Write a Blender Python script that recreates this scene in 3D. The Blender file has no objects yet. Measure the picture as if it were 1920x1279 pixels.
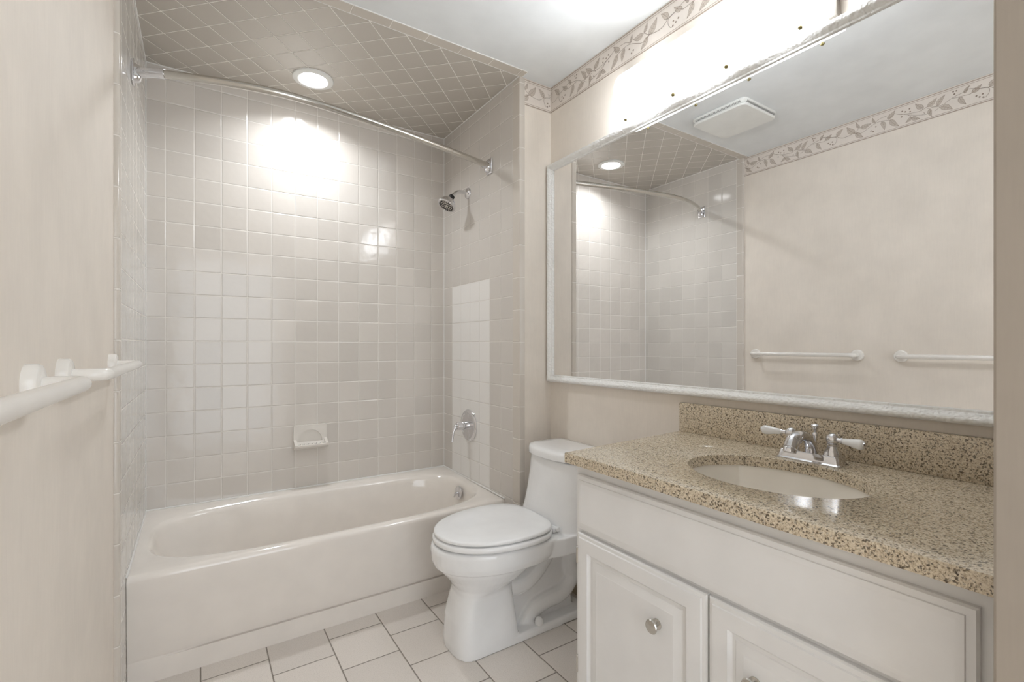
import bpy, bmesh, math, random
from mathutils import Vector, Matrix
C = bpy.context.scene.collection
random.seed(7)
PI = math.pi
# ------------------------------------------------------------------ key dimensions (metres)
LX = -0.014      # left wall, wallpaper face
W = 1.473        # right tiled face of the tub alcove
XR = 1.663       # right wall with the mirror
D = 2.688        # back tiled wall
H = 2.425        # ceiling
YW = 1.866       # front of the alcove
T = 0.40         # tub top
P = 0.1095       # wall tile pitch
# ------------------------------------------------------------------ camera
cd = bpy.data.cameras.new('camera'); cam = bpy.data.objects.new('camera', cd); C.objects.link(cam)
cam.location = (0.1983, 0.0, 1.1475); cam.rotation_euler = (PI/2, 0, -math.radians(33.153))
cd.sensor_width = 36; cd.lens = 893.0*36/1920; cd.shift_x = 0.0027; cd.shift_y = 0.0042; cd.clip_start = 0.01
bpy.context.scene.camera = cam
# ------------------------------------------------------------------ world (even fill light added, entering by the doorway behind)
w = bpy.data.worlds.new('world'); bpy.context.scene.world = w; w.use_nodes = True
w.node_tree.nodes['Background'].inputs[0].default_value = (0.88, 0.94, 1.0, 1)
w.node_tree.nodes['Background'].inputs[1].default_value = 0.55
vs = bpy.context.scene.view_settings
vs.view_transform = 'Standard'; vs.look = 'None'; vs.gamma = 1; vs.use_curve_mapping = False
vs.exposure = 2.56
GLOW = 9.0; LENS = 2.5; DOWN_W = 0.9

# ------------------------------------------------------------------ node helpers
def lin(c):
    return tuple((x/255/12.92 if x/255 <= 0.04045 else ((x/255+0.055)/1.055)**2.4) for x in c) + (1,)
class N:
    def __init__(s, name):
        s.m = bpy.data.materials.new(name); s.m.use_nodes = True; s.t = s.m.node_tree
        s.b = s.t.nodes['Principled BSDF']; s.out = s.t.nodes['Material Output']
    def node(s, k, **kw):
        n = s.t.nodes.new(k)
        for a, v in kw.items(): setattr(n, a, v)
        return n
    def put(s, sock, v):
        if hasattr(v, 'is_output') or isinstance(v, bpy.types.NodeSocket): s.t.links.new(v, sock)
        else: sock.default_value = v
    def math(s, op, a, b=None, c=None):
        n = s.node('ShaderNodeMath', operation=op); s.put(n.inputs[0], a)
        if b is not None: s.put(n.inputs[1], b)
        if c is not None: s.put(n.inputs[2], c)
        return n.outputs[0]
    def pos(s):
        return s.node('ShaderNodeNewGeometry').outputs['Position']
    def dot(s, v, axis):
        n = s.node('ShaderNodeVectorMath', operation='DOT_PRODUCT'); s.put(n.inputs[0], v); n.inputs[1].default_value = axis
        return n.outputs['Value']
    def ramp(s, f, stops):
        n = s.node('ShaderNodeValToRGB'); s.put(n.inputs[0], f); e = n.color_ramp.elements
        while len(e) < len(stops): e.new(0.5)
        for i, (p, c) in enumerate(stops): e[i].position = p; e[i].color = c
        return n.outputs[0]
    def noise(s, v, scale, detail=2, rough=0.5):
        n = s.node('ShaderNodeTexNoise'); s.put(n.inputs['Vector'], v); n.inputs['Scale'].default_value = scale
        n.inputs['Detail'].default_value = detail; n.inputs['Roughness'].default_value = rough
        return n.outputs['Fac']
    def mix(s, f, a, b):
        n = s.node('ShaderNodeMix', data_type='RGBA'); s.put(n.inputs[0], f); s.put(n.inputs[6], a); s.put(n.inputs[7], b)
        return n.outputs[2]
    def smooth(s, v, a, b, lo=0.0, hi=1.0):
        n = s.node('ShaderNodeMapRange', interpolation_type='SMOOTHSTEP'); s.put(n.inputs[0], v)
        for i, x in enumerate((a, b, lo, hi)): n.inputs[i+1].default_value = x
        return n.outputs[0]
    def bump(s, h, dist, strength=1.0):
        n = s.node('ShaderNodeBump'); s.put(n.inputs['Height'], h); n.inputs['Distance'].default_value = dist
        n.inputs['Strength'].default_value = strength; s.t.links.new(n.outputs[0], s.b.inputs['Normal'])
    def base(s, c): s.put(s.b.inputs['Base Color'], c)

def plain(name, col, rough=0.5, metal=0.0, spec=0.5, coat=0.0):
    n = N(name); n.base(lin(col)); n.b.inputs['Roughness'].default_value = rough; n.b.inputs['Metallic'].default_value = metal
    n.b.inputs['Specular IOR Level'].default_value = spec; n.b.inputs['Coat Weight'].default_value = coat
    # a whisper of procedural variation so no surface is dead flat
    f = n.noise(n.pos(), 9.0, 3)
    c1 = lin(tuple(min(255, x*1.012) for x in col)); c2 = lin(tuple(x*0.988 for x in col))
    n.base(n.ramp(f, [(0.3, c2), (0.7, c1)]))
    return n.m

def tiles(name, A, B, pa, oa, pb, ob, col, grout, hw=0.0013, rough=0.12, vary=0.02, tilt=0.35, stagger=0.0, wave=0.25):
    n = N(name); p = n.pos()
    a = n.math('DIVIDE', n.math('SUBTRACT', n.dot(p, A), oa), pa)
    ia = n.math('FLOOR', a)
    b = n.math('DIVIDE', n.math('SUBTRACT', n.dot(p, B), ob), pb)
    if stagger: b = n.math('ADD', b, n.math('MULTIPLY', n.math('FLOORED_MODULO', ia, 2.0), stagger))
    ib = n.math('FLOOR', b)
    fa = n.math('SUBTRACT', a, ia); fb = n.math('SUBTRACT', b, ib)
    da = n.math('MULTIPLY', n.math('MINIMUM', fa, n.math('SUBTRACT', 1.0, fa)), pa)
    db = n.math('MULTIPLY', n.math('MINIMUM', fb, n.math('SUBTRACT', 1.0, fb)), pb)
    d = n.math('MINIMUM', da, db)
    m = n.smooth(d, hw*0.7, hw*1.5)
    cv = n.node('ShaderNodeCombineXYZ'); n.put(cv.inputs[0], ia); n.put(cv.inputs[1], ib)
    wn = n.node('ShaderNodeTexWhiteNoise', noise_dimensions='3D'); n.put(wn.inputs['Vector'], cv.outputs[0])
    sep = n.node('ShaderNodeSeparateXYZ'); n.put(sep.inputs[0], wn.outputs['Color'])
    c1 = lin(tuple(x*(1-vary) for x in col)); c2 = lin(tuple(min(255, x*(1+vary)) for x in col))
    tc = n.mix(sep.outputs[0], c1, c2)
    n.tile_color = tc; n.tmask = m; n.gcol = lin(grout)
    n.base(n.mix(m, lin(grout), tc))
    n.put(n.b.inputs['Roughness'], n.smooth(d, hw*0.7, hw*1.5, 0.75, rough))
    # cushion edge + per-tile tilt + slight waviness
    edge = n.smooth(d, hw*0.6, 0.0045)
    tl = n.math('ADD', n.math('MULTIPLY', n.math('SUBTRACT', sep.outputs[0], 0.5), fa), n.math('MULTIPLY', n.math('SUBTRACT', sep.outputs[1], 0.5), fb))
    wv = n.noise(p, 22.0, 1)
    h = n.math('ADD', n.math('ADD', edge, n.math('MULTIPLY', tl, tilt)), n.math('MULTIPLY', wv, wave))
    n.bump(h, 0.0011, 1.0)
    return n

def s3(*c): return lin(c)
M = {}
TC = (218, 211, 203); GR = (238, 233, 226)
M['tile_back'] = tiles('back_wall_tile', (1,0,0), (0,0,1), P, 0.0743, P, T, TC, GR, wave=0.7).m
M['tile_left'] = tiles('left_wall_tile', (0,1,0), (0,0,1), P, 1.89, P, T, (218,213,206), GR, tilt=0.08, wave=0.03).m
# right alcove wall has a block of whiter replacement tiles around the valve
n = tiles('right_wall_tile', (0,1,0), (0,0,1), P, 1.919, P, T, (214,208,201), (230,225,218), tilt=0.15, wave=0.1, vary=0.008)
p = n.pos(); y = n.dot(p, (0,1,0)); z = n.dot(p, (0,0,1))
msk = n.math('MULTIPLY', n.math('MULTIPLY', n.math('GREATER_THAN', y, 1.919+2*P), n.math('LESS_THAN', y, 1.919+6*P)), n.math('LESS_THAN', z, T+10*P))
n.base(n.mix(n.tmask, n.gcol, n.mix(msk, n.tile_color, s3(240,237,233))))
M['tile_right'] = n.m
q = 1/math.sqrt(2)
M['tile_ceiling'] = tiles('ceiling_tile', (q,q,0), (q,-q,0), 0.1095, 1.868-0.1095*20, 0.1075, -0.999-0.1075*20, (196,189,179), (247,243,235), hw=0.0015, rough=0.16, vary=0.012).m
M['trim_v'] = tiles('bullnose_vertical', (0,0,1), (0,1,0), 0.154, 0.085, 9.0, -3.0, (214,206,196), GR, tilt=0.1).m
M['trim_h'] = tiles('bullnose_ceiling', (1,0,0), (0,1,0), 0.154, 0.07, 9.0, -3.0, (208,200,189), (240,235,226), tilt=0.1).m
# floor
n = tiles('floor_tile', (1,0,0), (0,1,0), 0.2095, 0.2055-0.2095*10, 0.2095, 1.937-0.2095*10, (231,223,215), (142,134,124), hw=0.0019, rough=0.42, vary=0.02, tilt=0.1, stagger=0.5, wave=0.1)
sp = n.noise(n.pos(), 420.0, 2, 0.7); lk = [l for l in n.t.links if l.to_socket == n.b.inputs['Base Color']][0].from_socket
n.base(n.mix(n.smooth(sp, 0.52, 0.68, 0.0, 0.45), lk, s3(160,148,136)))
M['floor'] = n.m
# wallpaper
def wallpaper(name, col):
    n = N(name); p = n.pos()
    mp = n.node('ShaderNodeMapping'); n.put(mp.inputs[0], p); mp.inputs['Scale'].default_value = (160, 160, 14)
    a = n.noise(mp.outputs[0], 1.0, 3, 0.6); b = n.noise(p, 6.0, 4, 0.6)
    f = n.math('ADD', n.math('MULTIPLY', a, 0.3), n.math('MULTIPLY', b, 0.7))
    n.base(n.ramp(f, [(0.33, lin(tuple(x*0.98 for x in col))), (0.67, lin(tuple(min(255, x*1.02) for x in col)))]))
    n.b.inputs['Roughness'].default_value = 0.62; n.b.inputs['Specular IOR Level'].default_value = 0.3
    n.bump(a, 0.0002, 0.3); return n.m
M['paper'] = wallpaper('wallpaper_linen', (236,227,216))
M['border'] = wallpaper('wallpaper_border_ground', (234,225,216))
M['leaf'] = plain('printed_leaf', (206,194,182), 0.6)
M['leafline'] = plain('printed_vine_line', (156,140,126), 0.6)
M['bandline'] = plain('printed_band_line', (176,160,146), 0.6)
M['white_ceiling'] = plain('ceiling_paint', (232,234,234), 0.7)
M['white_plastic'] = plain('white_plastic', (236,236,232), 0.35)
M['grey_gap'] = plain('shadow_gap_slots', (168,166,162), 0.7)
M['bar'] = plain('cream_enamel', (240,236,230), 0.22, coat=0.3)
M['dish'] = plain('ceramic_dish', (232,226,218), 0.15, coat=0.3)
M['porcelain'] = plain('porcelain', (247,247,247), 0.07, coat=0.5)
M['seat'] = plain('seat_plastic', (248,248,248), 0.14)
M['tub'] = plain('tub_enamel', (242,235,227), 0.09, coat=0.5)
M['cabinet'] = plain('cabinet_paint', (240,239,238), 0.33)
M['sinkwhite'] = plain('sink_ceramic', (250,244,234), 0.12, coat=0.4)
M['chrome'] = plain('chrome', (225,225,228), 0.06, metal=1.0)
M['nickel'] = plain('brushed_nickel', (205,202,196), 0.22, metal=1.0)
M['mirror'] = plain('mirror_silver', (243,243,243), 0.0, metal=1.0)
M['plate'] = plain('grey_lamp_plate', (150,144,136), 0.5)
M['black'] = plain('black_rubber', (25,25,25), 0.4)
M['dark'] = plain('dark_metal', (90,88,84), 0.35, metal=0.8)
M['brass'] = plain('aged_brass', (150,140,100), 0.35, metal=0.9)
M['grout'] = plain('white_caulk', (240,238,234), 0.5)
M['skirting'] = plain('tile_skirting', (178,165,142), 0.3)
# mirror frame with carved foliage
n = N('carved_white_frame'); n.base(s3(252,252,250)); n.b.inputs['Roughness'].default_value = 0.28
p = n.pos(); v = n.node('ShaderNodeTexVoronoi', feature='SMOOTH_F1'); mp = n.node('ShaderNodeMapping'); n.put(mp.inputs[0], p)
mp.inputs['Scale'].default_value = (130, 120, 120); mp.inputs['Rotation'].default_value = (0.7, 0, 0); n.put(v.inputs['Vector'], mp.outputs[0]); v.inputs['Scale'].default_value = 1.0
wv = n.noise(mp.outputs[0], 1.6, 3); n.bump(n.math('ADD', v.outputs['Distance'], n.math('MULTIPLY', wv, 0.4)), 0.0042, 1.0)
M['frame'] = n.m
# granite
n = N('speckled_granite'); p = n.pos()
a = n.noise(p, 300.0, 3, 0.7); b = n.noise(p, 170.0, 3, 0.65); v = n.node('ShaderNodeTexVoronoi'); n.put(v.inputs['Vector'], p); v.inputs['Scale'].default_value = 330.0
c0 = n.ramp(a, [(0.28, s3(110,90,66)), (0.40, s3(190,172,146)), (0.54, s3(222,208,184)), (0.70, s3(238,227,206))])
c1 = n.mix(n.smooth(b, 0.58, 0.64, 0.0, 0.8), c0, s3(84,69,52))
sv = n.node('ShaderNodeSeparateXYZ'); n.put(sv.inputs[0], v.outputs['Color'])
c2 = n.mix(n.smooth(sv.outputs[0], 0.80, 0.88, 0.0, 0.75), c1, s3(62,50,40))
n.base(n.mix(n.smooth(sv.outputs[1], 0.85, 0.92, 0.0, 0.6), c2, s3(238,226,206)))
n.b.inputs['Roughness'].default_value = 0.09
M['granite'] = n.m
# seeded glass shade: opaque emitter, bulb hot spots painted into the emission
n = N('seeded_glass_shade'); p = n.pos(); v = n.node('ShaderNodeTexVoronoi', feature='F1'); n.put(v.inputs['Vector'], p); v.inputs['Scale'].default_value = 34.0
no = n.noise(p, 30.0, 3)
bh = n.math('ADD', n.smooth(v.outputs['Distance'], 0.18, 0.32), n.math('MULTIPLY', no, 0.6))
yy = n.dot(p, (0, 1, 0)); tot = 0.0
for yb in (0.72, 0.975, 1.23):
    d_ = n.math('MULTIPLY', n.math('SUBTRACT', yy, yb), 1/0.044)
    g = n.math('EXPONENT', n.math('MULTIPLY', n.math('MULTIPLY', d_, d_), -0.5))
    tot = g if isinstance(tot, float) else n.math('ADD', tot, g)
zz = n.math('MULTIPLY', n.math('SUBTRACT', n.dot(p, (0, 0, 1)), 2.115), 1/0.060)
tot = n.math('MULTIPLY', tot, n.math('EXPONENT', n.math('MULTIPLY', n.math('MULTIPLY', zz, zz), -0.5)))
seeds = n.math('MULTIPLY', n.smooth(v.outputs['Distance'], 0.10, 0.30, 0.55, 1.0), n.smooth(no, 0.35, 0.6, 0.8, 1.0))
em = n.math('MULTIPLY', n.math('ADD', n.math('MULTIPLY', tot, GLOW), 0.13), seeds)
n.base((0.8, 0.8, 0.8, 1)); n.b.inputs['Roughness'].default_value = 0.12
n.b.inputs['Emission Color'].default_value = (0.91, 0.955, 1.0, 1); n.put(n.b.inputs['Emission Strength'], em)
n.bump(bh, 0.002, 1.0)
M['shade'] = n.m
def emit(name, col, st):
    n = N(name); n.base((0.8, 0.8, 0.8, 1)); n.b.inputs['Emission Color'].default_value = col; n.b.inputs['Emission Strength'].default_value = st
    return n.m
M['lens'] = emit('lit_downlight_lens', (0.97, 0.98, 1.0, 1), LENS)

# ------------------------------------------------------------------ mesh helpers
ORG = {}
def link(name, bm, mats, parent=None, smooth=35, loc=None):
    """One mesh object; vertices are given in world space, stored relative to its origin."""
    bmesh.ops.recalc_face_normals(bm, faces=bm.faces)
    if not isinstance(mats, (list, tuple)): mats = [mats]
    me = bpy.data.meshes.new(name)
    if loc is None:
        if parent is not None: loc = ORG[parent]
        else:
            xs = [v.co for v in bm.verts]
            loc = Vector(((min(v.x for v in xs)+max(v.x for v in xs))/2, (min(v.y for v in xs)+max(v.y for v in xs))/2, min(v.z for v in xs)))
    loc = Vector(loc)
    bmesh.ops.translate(bm, verts=bm.verts, vec=-loc)
    bm.to_mesh(me); bm.free()
    for m in mats: me.materials.append(m)
    if smooth:
        for f in me.polygons: f.use_smooth = True
        me.set_sharp_from_angle(angle=math.radians(smooth))
    o = bpy.data.objects.new(name, me); C.objects.link(o)
    ORG[o] = loc
    if parent is not None:
        o.parent = parent; o.location = loc - ORG[parent]
    else: o.location = loc
    return o
def tag(o, label, cat, group=None):
    o['label'] = label; o['category'] = cat
    if group: o['group'] = group
    return o
def struct(name, bm, mats, smooth=0):
    o = link(name, bm, mats, None, smooth, loc=(0, 0, 0)); o['kind'] = 'structure'; return o
def thing(name, loc, label, cat, group=None):
    o = bpy.data.objects.new(name, None); C.objects.link(o); o.location = loc; ORG[o] = Vector(loc); o.empty_display_size = 0.05
    return tag(o, label, cat, group)
def box(bm, x0, x1, y0, y1, z0, z1, bev=0.0, seg=2, mi=0):
    r = bmesh.ops.create_cube(bm, size=1)['verts']
    for v in r:
        v.co = Vector((x0 + (v.co.x+.5)*(x1-x0), y0 + (v.co.y+.5)*(y1-y0), z0 + (v.co.z+.5)*(z1-z0)))
    fs = list({f for v in r for f in v.link_faces})
    for f in fs: f.material_index = mi
    if bev:
        es = list({e for v in r for e in v.link_edges})
        bmesh.ops.bevel(bm, geom=es, offset=bev, segments=seg, affect='EDGES', profile=0.5)
    return bm
def loft(bm, rings, cap0=True, cap1=True, closed=True, mi=0):
    vs_ = [[bm.verts.new(p) for p in r] for r in rings]
    n = len(rings[0])
    for a, b in zip(vs_, vs_[1:]):
        for i in range(n if closed else n-1):
            j = (i+1) % n
            try: bm.faces.new((a[i], a[j], b[j], b[i])).material_index = mi
            except ValueError: pass
    if cap0: bm.faces.new(list(reversed(vs_[0]))).material_index = mi
    if cap1: bm.faces.new(vs_[-1]).material_index = mi
    return bm
def frame_of(d):
    d = Vector(d).normalized(); up = Vector((0, 0, 1)) if abs(d.z) < 0.95 else Vector((1, 0, 0))
    a = d.cross(up).normalized(); b = a.cross(d).normalized(); return a, b, d
def lathe(bm, origin, axis, prof, n=32, sx=1.0, mi=0, caps=True):
    """prof: list of (distance along axis, radius)."""
    a, b, d = frame_of(axis); o = Vector(origin); rings = []
    for t, r in prof:
        r = max(r, 1e-5)
        rings.append([o + d*t + a*(r*math.cos(2*PI*i/n)*sx) + b*(r*math.sin(2*PI*i/n)) for i in range(n)])
    return loft(bm, rings, caps, caps, mi=mi)
def tube(bm, pts, rad, n=16, mi=0, caps=True):
    pts = [Vector(p) for p in pts]; rs = rad if isinstance(rad, (list, tuple)) else [rad]*len(pts)
    rings = []; a = None
    for i, p in enumerate(pts):
        d = (pts[min(i+1, len(pts)-1)] - pts[max(i-1, 0)]).normalized()
        if a is None: a = frame_of(d)[0]
        a = (a - d*a.dot(d)).normalized(); b = d.cross(a)
        rings.append([p + (a*math.cos(2*PI*k/n) + b*math.sin(2*PI*k/n))*rs[i] for k in range(n)])
    return loft(bm, rings, caps, caps, mi=mi)
def smoothpath(pts, k=8):
    pts = [Vector(p) for p in pts]; out = []
    for i in range(len(pts)-1):
        p0 = pts[max(i-1, 0)]; p1 = pts[i]; p2 = pts[i+1]; p3 = pts[min(i+2, len(pts)-1)]
        for s in range(k):
            t = s/k
            out.append(0.5*((2*p1) + (p2-p0)*t + (2*p0-5*p1+4*p2-p3)*t*t + (3*p1-p0-3*p2+p3)*t**3))
    out.append(pts[-1]); return out
def corner_path(p0, c, p1, r, k=8):
    """straight - rounded corner - straight"""
    p0, c, p1 = Vector(p0), Vector(c), Vector(p1); a = (p0-c).normalized(); b = (p1-c).normalized()
    out = [p0]
    for i in range(k+1):
        t = i/k; q0 = c + a*r; q1 = c + b*r
        out.append((1-t)**2*q0 + 2*t*(1-t)*c + t*t*q1)
    out.append(p1); return out
B = bmesh.new

# ================================================================== THE ROOM
bm = B(); box(bm, -0.3, 2.2, -1.4, D+0.1, -0.06, 0.0); struct('floor', bm, M['floor'])
bm = B(); box(bm, -0.3, 2.2, -1.4, 1.815, H, H+0.08); box(bm, W+0.014, 1.75, 1.815, 1.866, H, H+0.08); struct('ceiling', bm, M['white_ceiling'])
bm = B(); box(bm, -0.12, 1.75, 1.866, D+0.1, H, H+0.08); struct('ceiling', bm, M['tile_ceiling']).name = 'ceiling_alcove'
bm = B(); box(bm, -0.12, W+0.014, 1.815, 1.866, H-0.002, H+0.07); struct('trim_1', bm, M['trim_h'])
# left wall: wallpaper part and tiled part
bm = B(); box(bm, -0.12, LX, -1.4, 1.85, 0, H); struct('wall_left', bm, M['paper'])
bm = B(); box(bm, -0.12, 0.0, 1.889, D+0.1, 0, H); struct('wall_left_tiled', bm, M['tile_left'])
def bullnose_y(bm, xface, side, y0, y1, round_front=True):
    """vertical bullnose strip on an x-facing wall; rounded edge at y0"""
    t = 0.012 if side > 0 else 0.006; rings = []
    pr = []
    for i in range(7):
        a = PI/2*i/6; pr.append((xface - side*t*(1-math.sin(a)), y0 + 0.006*(1-math.cos(a))))
    pr += [(xface, y1), (xface - side*0.03, y1), (xface - side*0.03, y0)]
    for z in (0.0, H-0.001): rings.append([Vector((x, y, z)) for x, y in pr])
    return loft(bm, rings)
bm = B(); bullnose_y(bm, 0.0, 1, 1.842, 1.889); struct('trim_2', bm, M['trim_v'], 40)
# back wall
bm = B(); box(bm, -0.12, 1.8, D, D+0.1, 0, H); struct('wall_back', bm, M['tile_back'])
# right side of the alcove and the wing wall beside it
bm = B(); box(bm, W, 1.8, 1.919, D+0.05, 0, H); struct('wall_right_alcove', bm, M['tile_right'])
bm = B(); bullnose_y(bm, W, -1, YW-0.004, 1.919); struct('trim_3', bm, M['trim_v'], 40)
bm = B(); box(bm, W+0.005, 1.8, YW, 1.93, 0, H); struct('wall_wing', bm, M['paper'])
bm = B(); box(bm, XR, 1.8, 0.0, 1.90, 0, H); struct('wall_right', bm, M['paper'])
# wall end by the doorway that closes the vanity recess
bm = B(); box(bm, 1.006, 1.80, -0.06, 0.163, 0, H, 0.003, 2); struct('wall_doorway', bm, wallpaper('wallpaper_shade_toned', (172,162,150)))  # wallpaper colour darkened to paint in the shade on this wall end
bm = B(); box(bm, 1.006, 1.8, -1.4, -0.06, 0, H); struct('wall_hall', bm, M['paper'])
bm = B(); box(bm, LX, 1.006, -0.62, -0.50, 2.05, H); struct('wall_front', bm, M['paper'])
# caulk lines along tub top and corners
bm = B()
tube(bm, [(0.002, D-0.002, T+0.002), (W-0.002, D-0.002, T+0.002)], 0.004, 8); tube(bm, [(0.002, 1.99, T-0.012), (0.002, D-0.002, T+0.002)], 0.004, 8)
tube(bm, [(W-0.002, 1.99, T-0.012), (W-0.002, D-0.002, T+0.002)], 0.004, 8)
tube(bm, [(0.001, D-0.001, T), (0.001, D-0.001, H)], 0.0025, 8); tube(bm, [(W-0.001, D-0.001, T), (W-0.001, D-0.001, H)], 0.0025, 8)
tube(bm, [(0.001, D-0.001, H-0.001), (W-0.001, D-0.001, H-0.001)], 0.003, 8)
tube(bm, [(W-0.001, YW, H-0.001), (W-0.001, D-0.001, H-0.001)], 0.003, 8); tube(bm, [(0.001, YW, H-0.001), (0.001, D-0.001, H-0.001)], 0.003, 8)
struct('trim_4', bm, M['grout'], 60)
bm = B(); box(bm, 0.0, W+0.016, 1.8125, 1.8155, H-0.0028, H); box(bm, 0.0, W, 1.8645, 1.867, H-0.0028, H); box(bm, W+0.013, W+0.016, 1.8125, 1.866, H-0.0028, H); struct('trim_8', bm, M['grout'])
# skirting behind the toilet
bm = B(); box(bm, XR-0.012, XR, 1.10, YW, 0.0, 0.07, 0.003); struct('baseboard_right', bm, M['skirting'])
bm = B(); box(bm, W+0.013, XR-0.012, YW-0.012, YW, 0.0, 0.07, 0.003); struct('baseboard_wing', bm, M['skirting'])

# ------------------------------------------------------------------ printed border paper
BP = {"stems": [[[1.2801, -0.0612], [1.2476, -0.0823], [1.1948, -0.0746], [1.169, -0.0546], [1.1664, -0.0526]], [[1.1896, -0.0748], [1.1741, -0.0806]], [[1.1664, -0.0526], [1.1613, -0.0546]], [[1.1487, -0.086], [1.1236, -0.072], [1.0941, -0.0584], [1.0699, -0.0552], [1.0366, -0.0615], [1.0226, -0.067]], [[1.0941, -0.0543], [1.0699, -0.0379], [1.0366, -0.0353]], [[1.0064, -0.0352], [0.9813, -0.0522], [0.9633, -0.0573], [0.9322, -0.0656], [0.9019, -0.0698], [0.8848, -0.0661], [0.8679, -0.0597], [0.8306, -0.0727], [0.8063, -0.0751], [0.7864, -0.0626], [0.7628, -0.0521], [0.732, -0.0452], [0.7093, -0.0375], [0.6723, -0.0528], [0.6401, -0.0612]], [[0.9858, -0.0464], [0.9588, -0.0613], [0.9235, -0.0817], [0.889, -0.0951], [0.8596, -0.098], [0.8554, -0.081]], [[0.9499, -0.0666], [0.9322, -0.0903]], [[0.8933, -0.0734], [0.8827, -0.0535]], [[0.8679, -0.0693], [0.843, -0.0728], [0.8184, -0.0805]], [[0.8388, -0.0958], [0.8184, -0.0831]], [[0.7706, -0.058], [0.7628, -0.0599], [0.7396, -0.0623], [0.7093, -0.0655], [0.7018, -0.0627]], [[0.8869, -0.0922], [0.8784, -0.0903], [0.8839, -0.0843]], [[0.6723, -0.0528], [0.6434, -0.0639], [0.6406, -0.086], [0.6506, -0.1039], [0.6614, -0.1066]], [[1.1948, -0.0746], [1.1686, -0.088], [1.1487, -0.086]], [[1.0366, -0.0615], [1.0155, -0.045], [1.0064, -0.0352]]],
"leaves": [[[1.1664, -0.0526], [1.1818, -0.0158]], [[1.1613, -0.0546], [1.1098, -0.0482]], [[1.1896, -0.0748], [1.2289, -0.0238]], [[1.1844, -0.0767], [1.1487, -0.1154]], [[1.0941, -0.0543], [1.1039, -0.0197]], [[1.0366, -0.0541], [1.0027, -0.0187]], [[1.0627, -0.058], [1.0498, -0.1127]], [[1.0249, -0.0644], [0.9858, -0.1163]], [[0.9322, -0.0875], [0.9579, -0.1104]], [[0.9322, -0.0903], [0.8976, -0.1123]], [[0.8848, -0.058], [0.917, -0.0199]], [[0.8679, -0.0586], [0.8315, -0.0262]], [[0.8306, -0.0727], [0.7991, -0.0246]], [[0.8596, -0.0739], [0.8512, -0.1201]], [[0.8164, -0.084], [0.7714, -0.1158]], [[0.7473, -0.063], [0.7213, -0.1121]], [[0.7282, -0.052], [0.7082, -0.0193]], [[0.7018, -0.0612], [0.6669, -0.0343]], [[1.2801, -0.0612], [1.2476, -0.0233]]],
"berries": [[0.9722, -0.038], [0.9588, -0.0464], [0.941, -0.0372], [0.9388, -0.0546], [0.9745, -0.0694], [0.7687, -0.0236], [0.757, -0.0247], [0.7647, -0.0383], [0.6851, -0.0862], [0.6741, -0.0961], [0.6632, -0.0859], [0.6614, -0.1031], [1.1112, -0.0942], [1.1014, -0.1019], [1.0892, -0.0776]]}
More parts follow.
